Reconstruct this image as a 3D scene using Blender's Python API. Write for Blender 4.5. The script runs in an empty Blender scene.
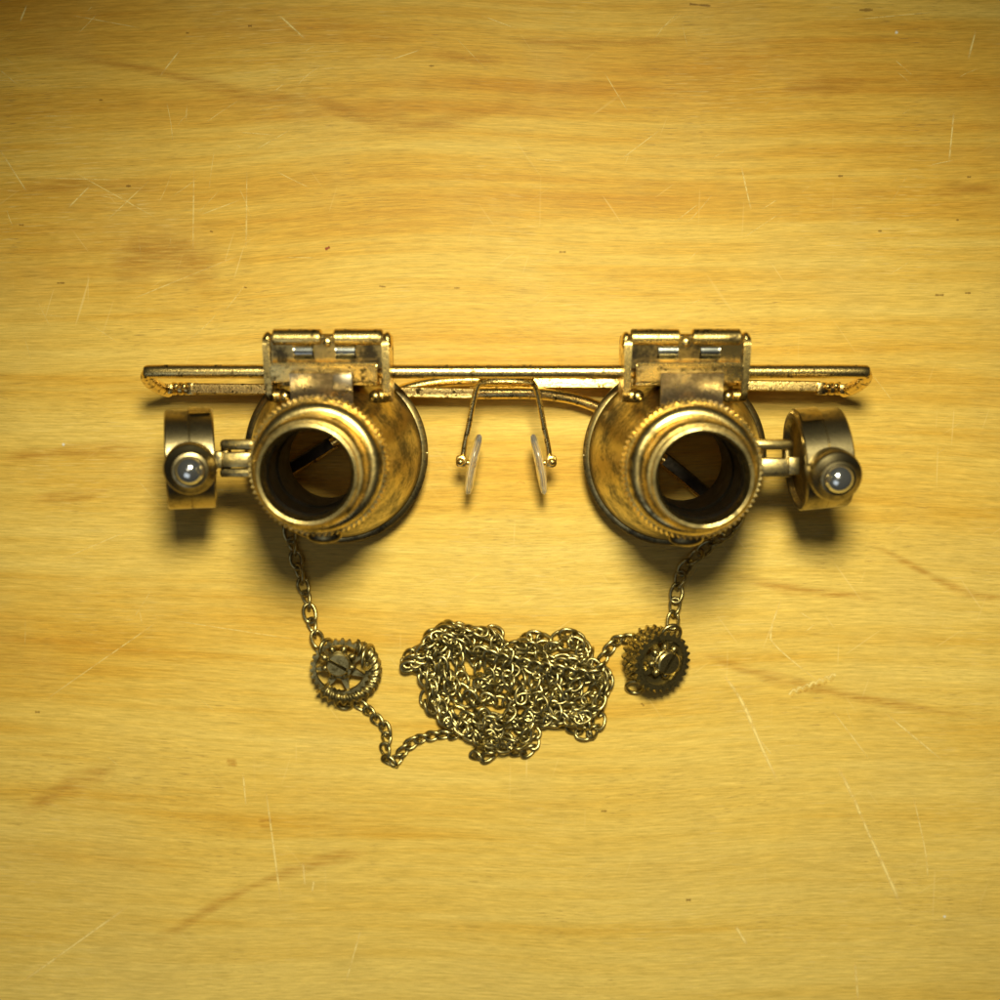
import bpy, bmesh, math, random
from mathutils import Vector, Matrix

random.seed(7)
SC = bpy.context.scene
COL = SC.collection
PI = math.pi
MM = 0.001                      # all modelling is in millimetres, the scene is in metres

# ------------------------------------------------------------------ camera
F_PX = 1250.0                   # focal length in photograph pixels (1000 px wide)
CAM = Vector((0.0, 20.0, 239.2))
_f = (-CAM).normalized()
_r = Vector((1, 0, 0))
_u = _r.cross(_f).normalized()
cd = bpy.data.cameras.new('camera')
cd.sensor_width = 36.0
cd.lens = 36.0 * F_PX / 1000.0
cd.clip_start = 0.005
cd.clip_end = 10.0
cd.dof.use_dof = True
cd.dof.focus_distance = 0.230
cd.dof.aperture_fstop = 10.5
cam = bpy.data.objects.new('camera', cd)
COL.objects.link(cam)
m = Matrix((_r, _u, -_f)).transposed().to_4x4()
m.translation = CAM * MM
cam.matrix_world = m
SC.camera = cam

# ------------------------------------------------------------------ light
w = bpy.data.worlds.new('World'); SC.world = w
w.use_nodes = True
w.node_tree.nodes['Background'].inputs[0].default_value = (0.90, 0.90, 1.0, 1)
w.node_tree.nodes['Background'].inputs[1].default_value = 0.014

def area(name, loc, target, size, energy, color, shape='DISK', size_y=None):
    l = bpy.data.lights.new(name, 'AREA')
    l.shape = shape; l.size = size * MM
    if size_y: l.size_y = size_y * MM
    l.energy = energy; l.color = color
    o = bpy.data.objects.new(name, l); COL.objects.link(o)
    o.location = Vector(loc) * MM
    o.rotation_euler = (Vector(target) - Vector(loc)).to_track_quat('-Z', 'Y').to_euler()
    return o

def spot(name, loc, target, radius, energy, color, cone, blend):
    l = bpy.data.lights.new(name, 'SPOT')
    l.shadow_soft_size = radius * MM; l.energy = energy; l.color = color
    l.spot_size = math.radians(cone); l.spot_blend = blend
    o = bpy.data.objects.new(name, l); COL.objects.link(o)
    o.location = Vector(loc) * MM
    o.rotation_euler = (Vector(target) - Vector(loc)).to_track_quat('-Z', 'Y').to_euler()
    return o

spot('desk_lamp', (8, 88, 240), (14, -92, 0), 23, 4.3, (1.0, 0.922, 0.60), 102, 1.0)
area('window_light', (-130, -270, 420), (0, 0, 0), 260, 0.13, (0.82, 0.91, 1.0), 'RECTANGLE', 240)
area('overhead_fill', (-40, 60, 620), (0, -20, 0), 160, 0.11, (1.0, 0.90, 0.70), 'RECTANGLE', 120)  # added fill panel, not a real fixture; lifts shadows and reflects in the metal

SC.view_settings.view_transform = 'Standard'
SC.view_settings.look = 'None'
SC.view_settings.exposure = 0.0
SC.view_settings.gamma = 1.0
SC.view_settings.use_curve_mapping = False
SC.render.engine = 'CYCLES'
SC.cycles.max_bounces = 10
SC.cycles.use_denoising = True

# ------------------------------------------------------------------ helpers
def P(px, py, z):
    """the place at height z (mm) that stands at this point of the photograph"""
    d = _f * F_PX + _r * (px - 500.0) + _u * (500.0 - py)
    t = (z - CAM.z) / d.z
    return CAM + d * t

def sc_at(z):
    return (CAM.z - z) / F_PX

def obj(name, bm, mat, parent=None, root=None, smooth=40.0, kind=None):
    """link a bmesh (mm, world coordinates) as ONE mesh object; root = the thing's own place"""
    off = Vector(root) if root is not None else Vector((0, 0, 0))
    me = bpy.data.meshes.new(name)
    bmesh.ops.recalc_face_normals(bm, faces=bm.faces[:])
    for v in bm.verts:
        v.co = (v.co - off) * MM
    bm.to_mesh(me); bm.free()
    for p in me.polygons: p.use_smooth = True
    if smooth is not None:
        me.set_sharp_from_angle(angle=math.radians(smooth))
    me.materials.append(mat)
    o = bpy.data.objects.new(name, me); COL.objects.link(o)
    if parent is not None:
        o.parent = parent
    else:
        o.location = off * MM
    if kind: o['kind'] = kind
    return o

def thing(name, loc, label, cat, group=None):
    o = bpy.data.objects.new(name, None); COL.objects.link(o)
    o.empty_display_size = 0.01
    o.location = Vector(loc) * MM
    o['label'] = label; o['category'] = cat
    if group: o['group'] = group
    return o

def add_box(bm, c, size, bevel=0.0, M=None, segs=2):
    r = bmesh.ops.create_cube(bm, size=1.0)
    vs = r['verts']
    for v in vs:
        v.co = Vector((v.co.x * size[0], v.co.y * size[1], v.co.z * size[2]))
    if bevel > 0:
        es = list({e for v in vs for e in v.link_edges})
        rr = bmesh.ops.bevel(bm, geom=es, offset=bevel, segments=segs, profile=0.5, affect='EDGES')
        vs = list({v for f in rr['faces'] for v in f.verts} | {v for v in vs if v.is_valid})
    T = Matrix.Translation(Vector(c))
    if M is not None: T = T @ M.to_4x4()
    for v in vs: v.co = T @ v.co
    return vs

def pbox(bm, x0, x1, y0, y1, z0, z1, bevel=0.0):
    a = P(x0, y0, z1); b = P(x1, y1, z1)
    return add_box(bm, ((a.x + b.x) / 2, (a.y + b.y) / 2, (z0 + z1) / 2),
                   (abs(b.x - a.x), abs(a.y - b.y), abs(z1 - z0)), bevel)

def add_lathe(bm, prof, M, n=64, closed=False, mod=None):
    """revolve (r, z) round the local z axis; mod(i, k) -> radius offset"""
    rings = []
    for k, (r, z) in enumerate(prof):
        ring = []
        if r < 1e-6:
            ring = [bm.verts.new(M @ Vector((0, 0, z)))] * n
        else:
            for i in range(n):
                a = 2 * PI * i / n
                rr = r + (mod(i, k) if mod else 0.0)
                ring.append(bm.verts.new(M @ Vector((rr * math.cos(a), rr * math.sin(a), z))))
        rings.append(ring)
    pairs = list(zip(rings[:-1], rings[1:]))
    if closed: pairs.append((rings[-1], rings[0]))
    for A, B in pairs:
        for i in range(n):
            j = (i + 1) % n
            q = []
            for v in (A[i], A[j], B[j], B[i]):
                if v not in q: q.append(v)
            if len(q) >= 3:
                try: bm.faces.new(q)
                except ValueError: pass

def spline(pts, n):
    """Catmull-Rom through the points, n samples per span"""
    pts = [Vector(p) for p in pts]
    ext = [pts[0] * 2 - pts[1]] + pts + [pts[-1] * 2 - pts[-2]]
    out = []
    for i in range(1, len(ext) - 2):
        p0, p1, p2, p3 = ext[i - 1:i + 3]
        for k in range(n):
            t = k / n
            out.append(0.5 * ((2 * p1) + (p2 - p0) * t + (2 * p0 - 5 * p1 + 4 * p2 - p3) * t * t
                              + (3 * p1 - p0 - 3 * p2 + p3) * t ** 3))
    out.append(pts[-1])
    return out

def add_sweep(bm, path, section, closed=False, scale=None):
    """sweep a 2-D section [(side, up)] along a path, up kept near +z"""
    n = len(path); rings = []
    lastside = None
    for i, p in enumerate(path):
        a = path[(i - 1) % n if closed else max(i - 1, 0)]
        b = path[(i + 1) % n if closed else min(i + 1, n - 1)]
        t = (b - a).normalized()
        side = Vector((0, 0, 1)).cross(t)
        if side.length < 0.25:
            side = lastside if lastside is not None else Vector((0, 1, 0))
        side = (side - t * side.dot(t)).normalized()
        if lastside is not None and side.dot(lastside) < 0: side = -side
        lastside = side
        up = t.cross(side)
        s = scale(i / (n - 1)) if scale else 1.0
        rings.append([bm.verts.new(p + side * (u * s) + up * (v * s)) for u, v in section])
    k = len(section)
    rng = range(n if closed else n - 1)
    for i in rng:
        A = rings[i]; B = rings[(i + 1) % n]
        for j in range(k):
            bm.faces.new((A[j], A[(j + 1) % k], B[(j + 1) % k], B[j]))
    if not closed:
        bm.faces.new(rings[0]); bm.faces.new(list(reversed(rings[-1])))

def circle(r, n=12):
    return [(r * math.cos(2 * PI * i / n), r * math.sin(2 * PI * i / n)) for i in range(n)]

def rrect(hx, hy, b):
    return [(hx, hy - b), (hx - b, hy), (-hx + b, hy), (-hx, hy - b),
            (-hx, -hy + b), (-hx + b, -hy), (hx - b, -hy), (hx, -hy + b)]

def add_cyl(bm, a, b, r, n=20, bev=0.15):
    a = Vector(a); b = Vector(b); d = b - a; L = d.length
    M = Matrix.Translation(a) @ d.to_track_quat('Z', 'Y').to_matrix().to_4x4()
    bev = min(bev, r * 0.45, L * 0.4)
    add_lathe(bm, [(0, 0), (r - bev, 0), (r, bev), (r, L - bev), (r - bev, L), (0, L)], M, n)

def add_ball(bm, c, r, sx=1, sy=1, sz=1, M=None, n=20):
    T = Matrix.Translation(Vector(c))
    if M is not None: T = T @ M.to_4x4()
    T = T @ Matrix.Diagonal((sx, sy, sz, 1))
    k = n // 2
    add_lathe(bm, [(0 if i in (0, k) else r * math.sin(PI * i / k), -r * math.cos(PI * i / k)) for i in range(k + 1)], T, n)

def add_torus(bm, M, R, r, n=40, k=10, arc=2 * PI, twist=None):
    rings = []
    full = abs(arc - 2 * PI) < 1e-6
    cnt = n if full else n + 1
    for i in range(cnt):
        a = arc * i / n
        ring = []
        for j in range(k):
            b = 2 * PI * j / k
            rr = r * (twist(a, b) if twist else 1.0)
            ring.append(bm.verts.new(M @ Vector(((R + rr * math.cos(b)) * math.cos(a), (R + rr * math.cos(b)) * math.sin(a), rr * math.sin(b)))))
        rings.append(ring)
    for i in range(n):
        A = rings[i]; B = rings[(i + 1) % cnt]
        for j in range(k):
            bm.faces.new((A[j], A[(j + 1) % k], B[(j + 1) % k], B[j]))
    if not full:
        bm.faces.new(rings[0]); bm.faces.new(list(reversed(rings[-1])))

# ------------------------------------------------------------------ materials
class NT:
    def __init__(s, name):
        s.m = bpy.data.materials.new(name); s.m.use_nodes = True
        s.t = s.m.node_tree; s.n = s.t.nodes; s.b = s.n['Principled BSDF']
    def new(s, typ, **kw):
        nd = s.n.new(typ)
        for k, v in kw.items(): setattr(nd, k, v)
        return nd
    def link(s, a, b): s.t.links.new(a, b)
    def put(s, sock, v):
        if isinstance(v, bpy.types.NodeSocket): s.link(v, sock)
        else: sock.default_value = v
    def math(s, op, a, b=None, c=None, clamp=False):
        nd = s.new('ShaderNodeMath', operation=op, use_clamp=clamp)
        s.put(nd.inputs[0], a)
        if b is not None: s.put(nd.inputs[1], b)
        if c is not None: s.put(nd.inputs[2], c)
        return nd.outputs[0]
    def vmath(s, op, a, b=None, scale=None):
        nd = s.new('ShaderNodeVectorMath', operation=op)
        s.put(nd.inputs[0], a)
        if b is not None: s.put(nd.inputs[1], b)
        if scale is not None: s.put(nd.inputs['Scale'], scale)
        return nd
    def noise(s, vec, scale, detail=4, rough=0.55, dist=0.0):
        nd = s.new('ShaderNodeTexNoise')
        s.put(nd.inputs['Vector'], vec)
        nd.inputs['Scale'].default_value = scale; nd.inputs['Detail'].default_value = detail
        nd.inputs['Roughness'].default_value = rough; nd.inputs['Distortion'].default_value = dist
        return nd.outputs['Fac']
    def ramp(s, fac, stops):
        nd = s.new('ShaderNodeValToRGB'); s.put(nd.inputs[0], fac)
        e = nd.color_ramp.elements
        while len(e) < len(stops): e.new(0.5)
        for el, (p, c) in zip(e, stops):
            el.position = p
            el.color = c if len(c) == 4 else (*c, 1)
        return nd.outputs[0]
    def mix(s, fac, a, b, blend='MIX'):
        nd = s.new('ShaderNodeMix', data_type='RGBA', blend_type=blend)
        s.put(nd.inputs[0], fac); s.put(nd.inputs[6], a); s.put(nd.inputs[7], b)
        return nd.outputs[2]
    def step(s, v, lo, hi):
        nd = s.new('ShaderNodeMapRange', interpolation_type='SMOOTHSTEP')
        s.put(nd.inputs[0], v); nd.inputs[1].default_value = lo; nd.inputs[2].default_value = hi
        return nd.outputs[0]
    def coord(s, scale=(1000, 1000, 1000)):
        tc = s.new('ShaderNodeTexCoord')
        mp = s.new('ShaderNodeMapping'); mp.inputs['Scale'].default_value = scale
        s.link(tc.outputs['Object'], mp.inputs['Vector'])
        return mp.outputs['Vector']
    def bump(s, h, strength, dist):
        nd = s.new('ShaderNodeBump'); nd.inputs['Strength'].default_value = strength
        nd.inputs['Distance'].default_value = dist
        s.put(nd.inputs['Height'], h); s.link(nd.outputs[0], s.b.inputs['Normal'])

def c4(c): return (*c, 1)

def metal(name, bright, dark, lo, hi, scale=0.5, rough=(0.22, 0.42), bump=0.12, fine=3.0, streak=(1, 1, 1)):
    t = NT(name)
    v = t.coord(tuple(1000 * k for k in streak))
    a = t.noise(v, scale, 6, 0.62, 0.3)
    f = t.noise(v, fine, 3, 0.6)
    k = t.math('ADD', t.math('MULTIPLY', a, 0.72), t.math('MULTIPLY', f, 0.28))
    wear = t.step(k, lo, hi)
    t.link(t.mix(wear, c4(dark), c4(bright)), t.b.inputs['Base Color'])
    t.b.inputs['Metallic'].default_value = 1.0
    rr = t.math('ADD', t.math('MULTIPLY', t.math('SUBTRACT', 1.0, wear), rough[1] - rough[0]), rough[0])
    t.link(rr, t.b.inputs['Roughness'])
    h = t.math('ADD', t.math('MULTIPLY', f, 0.6), t.math('MULTIPLY', t.noise(v, fine * 3, 2), 0.4))
    t.bump(h, bump, 0.0003)
    return t.m

GOLD = metal('shiny_worn_gold', (0.90, 0.67, 0.26), (0.09, 0.06, 0.022), 0.37, 0.48, 0.75, (0.26, 0.40), 0.25, 2.2)
BRASS = metal('antique_brass', (0.56, 0.435, 0.18), (0.09, 0.075, 0.05), 0.36, 0.62, 0.22, (0.30, 0.44), 0.10, 1.6)
FLAKED = metal('flaked_gold_plate', (0.84, 0.62, 0.23), (0.06, 0.044, 0.02), 0.39, 0.53, 0.30, (0.26, 0.42), 0.2, 1.7)
RING = metal('rubbed_brass', (0.82, 0.64, 0.27), (0.14, 0.11, 0.05), 0.37, 0.56, 0.26, (0.26, 0.42), 0.12, 1.8)
DRUM = metal('dull_lamp_brass', (0.44, 0.36, 0.19), (0.16, 0.13, 0.075), 0.36, 0.60, 0.24, (0.28, 0.4), 0.08, 1.6)
BRONZE = metal('antique_bronze_chain', (0.50, 0.42, 0.19), (0.18, 0.15, 0.07), 0.34, 0.58, 0.5, (0.31, 0.42), 0.10, 2.0)
DKBRONZE = metal('dark_bronze_charm', (0.50, 0.41, 0.18), (0.13, 0.105, 0.045), 0.38, 0.60, 0.6, (0.36, 0.50), 0.12, 2.0)
PLATE = metal('dark_worn_plate', (0.46, 0.34, 0.13), (0.06, 0.048, 0.03), 0.40, 0.60, 0.24, (0.30, 0.42), 0.12, 1.7)
STEEL = metal('tarnished_steel_plate', (0.58, 0.50, 0.38), (0.20, 0.16, 0.11), 0.38, 0.60, 0.22, (0.26, 0.42), 0.08, 1.6)
SPRING = metal('blued_steel', (0.34, 0.36, 0.36), (0.12, 0.12, 0.12), 0.34, 0.5, 0.5, (0.2, 0.3), 0.05, 2.0)
INNER = metal('dark_barrel_inside', (0.055, 0.046, 0.036), (0.02, 0.018, 0.016), 0.3, 0.6, 0.4, (0.34, 0.5), 0.05, 2.0)

def clear_plastic():
    t = NT('clear_plastic')
    t.b.inputs['Base Color'].default_value = (0.99, 0.99, 0.99, 1)
    t.b.inputs['Transmission Weight'].default_value = 0.92
    t.b.inputs['Roughness'].default_value = 0.12
    t.b.inputs['IOR'].default_value = 1.46
    t.b.inputs['Specular IOR Level'].default_value = 0.6
    return t.m
CLEAR = clear_plastic()

def led():
    t = NT('led_dome')
    v = t.coord()
    t.link(t.ramp(t.noise(v, 0.25, 2), [(0.35, (0.80, 0.83, 0.85)), (0.65, (0.93, 0.93, 0.90))]), t.b.inputs['Base Color'])
    t.b.inputs['Metallic'].default_value = 0.96
    t.b.inputs['Roughness'].default_value = 0.10
    t.b.inputs['Coat Weight'].default_value = 1.0
    t.b.inputs['Coat Roughness'].default_value = 0.02
    return t.m
LED = led()

def wood():
    t = NT('yellow_plywood')
    v = t.coord()
    # slow wander of the grain
    wob = t.noise(v, 0.007, 1, 0.5)
    sep = t.new('ShaderNodeSeparateXYZ'); t.link(v, sep.inputs[0])
    X, Y = sep.outputs[0], sep.outputs[1]
    Yw = t.math('ADD', Y, t.math('MULTIPLY', t.math('SUBTRACT', wob, 0.5), 16.0))
    def vec(sx, sy, off=0.0, y=None):
        cb = t.new('ShaderNodeCombineXYZ')
        t.link(t.math('MULTIPLY_ADD', X, sx, off), cb.inputs[0])
        t.link(t.math('MULTIPLY_ADD', y if y is not None else Yw, sy, off * 1.7), cb.inputs[1])
        return cb.outputs[0]
    broad = t.noise(vec(0.0055, 0.06, 3.1), 1.0, 4, 0.55, 0.25)
    mid = t.noise(vec(0.016, 0.42, 9.0), 1.0, 4, 0.6, 0.1)
    fine = t.noise(vec(0.12, 2.7, 4.0), 1.0, 4, 0.75)
    vfine = t.noise(vec(0.30, 5.5, 1.0), 1.0, 3, 0.65)
    blot = t.noise(v, 0.035, 4, 0.6)
    k = t.math('ADD', t.math('MULTIPLY', broad, 0.66), t.math('MULTIPLY', mid, 0.42))
    k = t.math('ADD', k, t.math('MULTIPLY_ADD', Y, -0.0010, -0.045))  # wood tone drift, paler at the near edge; also painted light offsetting lamp falloff
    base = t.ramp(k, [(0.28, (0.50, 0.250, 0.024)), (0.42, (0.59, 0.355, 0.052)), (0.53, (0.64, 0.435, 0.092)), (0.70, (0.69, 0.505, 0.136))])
    base = t.mix(t.math('MULTIPLY', t.step(blot, 0.45, 0.7), 0.30), base, (0.53, 0.385, 0.115, 1))
    g = t.math('ADD', t.math('MULTIPLY', t.math('SUBTRACT', fine, 0.5), 1.05), t.math('MULTIPLY', t.math('SUBTRACT', vfine, 0.5), 0.85))
    gv = t.math('ADD', 1.0, g)
    cb = t.new('ShaderNodeCombineColor')
    t.link(gv, cb.inputs[0]); t.link(gv, cb.inputs[1]); t.link(t.math('ADD', 1.0, t.math('MULTIPLY', g, 1.25)), cb.inputs[2])
    base = t.mix(1.0, base, cb.outputs[0], 'MULTIPLY')
    # short dark pores and pale flecks along the grain
    pore = t.noise(vec(0.30, 5.2, 7.0), 1.0, 2, 0.5)
    pmask = t.step(t.noise(v, 0.045, 2), 0.46, 0.66)
    pf = t.math('MULTIPLY', t.step(pore, 0.60, 0.70), t.math('MULTIPLY', pmask, 0.75))
    base = t.mix(pf, base, (0.27, 0.165, 0.045, 1))
    fleck = t.noise(vec(0.20, 4.0, 13.0), 1.0, 2, 0.5)
    fm = t.step(t.noise(v, 0.03, 2), 0.45, 0.62)
    base = t.mix(t.math('MULTIPLY', t.step(fleck, 0.60, 0.68), t.math('MULTIPLY', fm, 0.45)), base, (0.74, 0.56, 0.22, 1))
    # hair scratches in several directions, worn in patches
    hair = None
    for ang, off, sc in ((1.25, 0.0, 1.0), (0.62, 5.0, 1.1), (-0.95, 9.0, 0.9), (1.55, 14.0, 0.8)):
        ca, sa = math.cos(ang), math.sin(ang)
        u = t.math('ADD', t.math('MULTIPLY', X, ca), t.math('MULTIPLY', Y, sa))
        q = t.math('SUBTRACT', t.math('MULTIPLY', Y, ca), t.math('MULTIPLY', X, sa))
        cbx = t.new('ShaderNodeCombineXYZ')
        t.link(t.math('MULTIPLY_ADD', u, 0.055 * sc, off), cbx.inputs[0]); t.link(t.math('MULTIPLY_ADD', q, 1.5 * sc, off), cbx.inputs[1])
        h = t.step(t.noise(cbx.outputs[0], 1.0, 1, 0.4), 0.745, 0.775)
        hair = h if hair is None else t.math('MAXIMUM', hair, h)
    hm = t.step(t.noise(v, 0.018, 2), 0.44, 0.62)
    base = t.mix(t.math('MULTIPLY', hair, t.math('MULTIPLY', hm, 0.42)), base, (0.78, 0.60, 0.24, 1))

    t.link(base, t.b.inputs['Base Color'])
    t.link(t.math('MULTIPLY_ADD', fine, 0.2, 0.46), t.b.inputs['Roughness'])
    t.b.inputs['Specular IOR Level'].default_value = 0.22
    hgt = t.math('ADD', t.math('MULTIPLY', fine, 0.5), t.math('MULTIPLY', vfine, 0.5))
    t.bump(hgt, 0.32, 0.0002)
    return t.m
WOOD = wood()

def mark(name, color, strength, nscale, lo, hi, rough=0.55, sx=1.0):
    """a worn mark in the table top, fading at its edges by the 'fade' attribute"""
    t = NT(name)
    at = t.new('ShaderNodeAttribute'); at.attribute_name = 'fade'
    v = t.coord((1000 * nscale * sx, 1000 * nscale, 1000))
    f = t.step(t.noise(v, 1.0, 3, 0.65), lo, hi)
    t.link(t.math('MULTIPLY', at.outputs['Fac'], t.math('MULTIPLY_ADD', f, strength, strength * 0.3), clamp=True), t.b.inputs['Alpha'])
    t.b.inputs['Base Color'].default_value = c4(color)
    t.b.inputs['Roughness'].default_value = rough
    t.b.inputs['Specular IOR Level'].default_value = 0.22
    return t.m
FIGURE = mark('wood_figure', (0.50, 0.250, 0.030), 0.34, 1.3, 0.36, 0.66, sx=0.09)
SCRATCH = mark('pale_scratch', (0.88, 0.70, 0.26), 0.75, 0.6, 0.34, 0.56)
SPECK = mark('dark_speck', (0.20, 0.10, 0.02), 0.42, 1.0, 0.1, 0.3)
REDSPECK = mark('red_speck', (0.30, 0.05, 0.02), 0.8, 1.0, 0.1, 0.3)
WHITESPECK = mark('white_speck', (0.8, 0.8, 0.72), 0.7, 1.0, 0.1, 0.3)

# ------------------------------------------------------------------ the table
bm = bmesh.new()
add_box(bm, (0, 0, -9), (760, 560, 18), 1.0)
FADE = bm.verts.layers.float.new('fade')
mark_no = 0
mrnd = random.Random(3)
def ribbon(pts, half, mat, taper=True, wob=0.25, z=None):
    """a mark on the table: a sheet a hair above the top, with faded edges and ends"""
    global mark_no
    mark_no += 1
    zz = 0.012 + 0.002 * (mark_no % 12)
    path = [P(p[0], p[1], 0) for p in pts]
    L = sum((b - a).length for a, b in zip(path[:-1], path[1:]))
    if len(path) > 2: path = spline(path, 10)
    else: path = [path[0].lerp(path[1], i / 8) for i in range(9)]
    n = len(path); rows = []
    ph = mrnd.uniform(0, 6)
    for i, p in enumerate(path):
        t = (path[min(i + 1, n - 1)] - path[max(i - 1, 0)]); t.z = 0; t.normalize()
        sd = Vector((-t.y, t.x, 0))
        u = i / (n - 1)
        wv = half * (1 + wob * math.sin(u * 9 + ph) + wob * 0.6 * math.sin(u * 23 + ph))
        k = min(1.0, 5.0 * u, 5.0 * (1 - u)) if taper else (0.0 if i in (0, n - 1) else 1.0)
        row = []
        for e, f in ((-1, 0), (-0.45, 0.62), (0, 1), (0.45, 0.62), (1, 0)):
            vv = bm.verts.new((p.x + sd.x * wv * e, p.y + sd.y * wv * e, zz)); vv[FADE] = f * k
            row.append(vv)
        rows.append(row)
    for A, B in zip(rows[:-1], rows[1:]):
        for q in range(4):
            f = bm.faces.new((A[q], A[q + 1], B[q + 1], B[q])); f.material_index = mat
for pts, wd in (
        ([(150, 945), (235, 895), (318, 862), (372, 853)], 1.4), ([(18, 815), (75, 783), (118, 768)], 2.2),
        ([(40, 48), (150, 70), (250, 95), (330, 103)], 1.4), ([(300, 92), (365, 118), (440, 124), (520, 102)], 1.8),
        ([(700, 652), (740, 668), (800, 685), (900, 705), (1010, 722)], 1.3), ([(430, 54), (505, 64)], 1.2),
        ([(108, 264), (165, 262), (225, 270)], 4.5), ([(120, 250), (175, 246), (200, 252)], 2.6), 
        ([(226, 760), (237, 762)], 0.7), ([(227, 764), (238, 765)], 0.6), ([(258, 820), (273, 820)], 0.6), ([(259, 826), (272, 827)], 0.7),
        ([(930, 190), (1000, 188)], 1.6), ([(780, 88), (870, 84)], 2.0), ([(505, 40), (600, 44), (700, 38)], 1.2), ([(0, 460), (60, 452), (150, 448)], 1.6),
        ([(30, 500), (110, 492)], 1.6), ([(0, 190), (90, 185), (180, 188)], 1.6),
        ([(865, 540), (960, 590), (1010, 598)], 1.0), ([(730, 575), (800, 590), (880, 598)], 1.2),):
    ribbon(pts, wd, 1)
for pts, wd in (
        ([(722, 672), (742, 702), (762, 748), (779, 784)], .44), ([(836, 764), (852, 795), (868, 832), (890, 880), (902, 908)], .46),
        ([(782, 596), (771, 632), (778, 648), (821, 684)], .24), ([(884, 712), (942, 760)], .24), ([(976, 30), (968, 60)], .26), ([(954, 112), (949, 162)], .22),
        ([(741, 165), (751, 210)], .2), ([(160, 76), (180, 50)], .18), ([(278, 14), (305, 39)], .26), ([(194, 168), (193, 252)], .16), ([(247, 168), (246, 250)], .13),
        ([(0, 150), (27, 192)], .2), ([(68, 208), (90, 186)], .2), ([(243, 772), (246, 806)], .22), ([(266, 790), (274, 850), (281, 902)], .26), ([(303, 862), (305, 886)], .3),
        ([(314, 880), (312, 892)], .3), ([(735, 925), (747, 945)], .4), ([(18, 985), (130, 905)], .28), ([(345, 985), (362, 926)], .24), ([(604, 72), (628, 112)], .09),
        ([(27, 5), (20, 22)], .22), ([(855, 962), (858, 1000)], .34), ([(912, 790), (925, 850), (928, 880)], .2), ([(832, 710), (870, 760)], .16), ([(70, 170), (160, 220)], .1),
        ([(40, 178), (120, 180)], .1), ([(105, 222), (150, 180)], .1), ([(200, 215), (240, 200)], .1), ([(130, 300), (240, 255)], .1), ([(255, 150), (290, 130)], .1),
        ([(760, 740), (772, 755)], .14), ([(955, 160), (930, 165)], .1), ([(895, 60), (912, 75)], .1), ([(850, 20), (935, 12)], .1), ([(620, 160), (660, 130)], .1),
        ([(0, 70), (18, 85)], .14), ([(70, 15), (140, 28)], .1), ([(390, 60), (420, 50)], .12), ([(480, 15), (520, 30)], .1), ([(170, 620), (300, 640)], .1), ([(60, 560), (130, 530)], .1),
        ([(800, 612), (812, 620)], .12), ([(805, 632), (815, 624)], .12), ([(45, 700), (160, 620)], .12)):
    ribbon(pts, wd, 2, wob=0.15)
for k in range(48):
    x, y = mrnd.uniform(0, 330) + (640 if mrnd.random() < 0.4 else 0), mrnd.uniform(0, 330)
    a = mrnd.choice((1.3, 1.7, 0.7, -0.6, -0.9, 0.05, 2.4)) + mrnd.gauss(0, 0.12); l = mrnd.uniform(8, 42)
    ribbon([(x, y), (x + l * 0.5 * math.cos(a) + mrnd.gauss(0, 1), y + l * 0.5 * math.sin(a)), (x + l * math.cos(a), y + l * math.sin(a))], mrnd.uniform(.04, .085), 2)
for k in range(22):
    x, y = mrnd.uniform(0, 1000), mrnd.uniform(0, 1000)
    a = mrnd.uniform(0, PI); l = mrnd.uniform(8, 50)
    ribbon([(x, y), (x + l * math.cos(a), y + l * math.sin(a))], mrnd.uniform(.04, .08), 2)
# a chip of torn fibres by the right side
for q in range(7):
    x, y = 789 + q * 6.5, 693 - q * 2.6
    ribbon([(x, y + 2), (x + 4, y - 3), (x + 8, y - 2)], .35, 2, taper=False)
    ribbon([(x + 2, y + 4), (x + 6, y + 1)], .32, 1, taper=False)
for (x, y), dx, dy, wd in (
        ((127, 186), 3, 0, .3), ((211, 231), 1, 1, .22), ((58, 283), 6, 0, .2), ((249, 26), 2, 0, .26), ((187, 33), 1, 0, .22),
        ((839, 176), 3, 0, .28), ((968, 177), 2, 0, .22), ((957, 220), 1, 0, .22), ((879, 231), 2, 0, .24), ((936, 295), 7, 0, .24),
        ((966, 293), 4, 0, .24), ((642, 703), 1, 3, .22), ((602, 811), 4, 0, .26), ((687, 900), 3, 0, .34), ((245, 287), 1, 1, .2), ((36, 712), 3, 0, .24),
        ((100, 100), 2, 0, .2), ((20, 225), 3, 0, .18), ((430, 66), 3, 0, .2), ((560, 252), 5, 0, .2), ((380, 286), 5, 1, .2), ((455, 288), 4, 0, .18),
        ((690, 4), 20, 2, .25), ((860, 10), 12, 0, .3)):
    ribbon([(x - 1, y), (x + dx / 2, y + dy / 2), (x + dx + 1, y + dy)], wd, 3, taper=False)
ribbon([(516, 483), (520, 482), (526, 484)], .35, 1, taper=False)
ribbon([(325, 249.5), (330, 247)], .32, 4, taper=False)
for x, y in ((896, 32), (944, 916), (63, 444)):
    ribbon([(x - 1, y), (x + 2, y + 1)], .35, 5, taper=False)
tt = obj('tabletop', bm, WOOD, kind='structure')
for mm_ in (FIGURE, SCRATCH, SPECK, REDSPECK, WHITESPECK): tt.data.materials.append(mm_)

# ------------------------------------------------------------------ the magnifying glasses
GX = P(506.5, 371, 20).x
ROOT = Vector((GX, 0.0, 0.0))
G = thing('magnifying_glasses', ROOT, 'antique brass double loupe magnifying glasses lying on the yellow wooden table', 'magnifying glasses')

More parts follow.
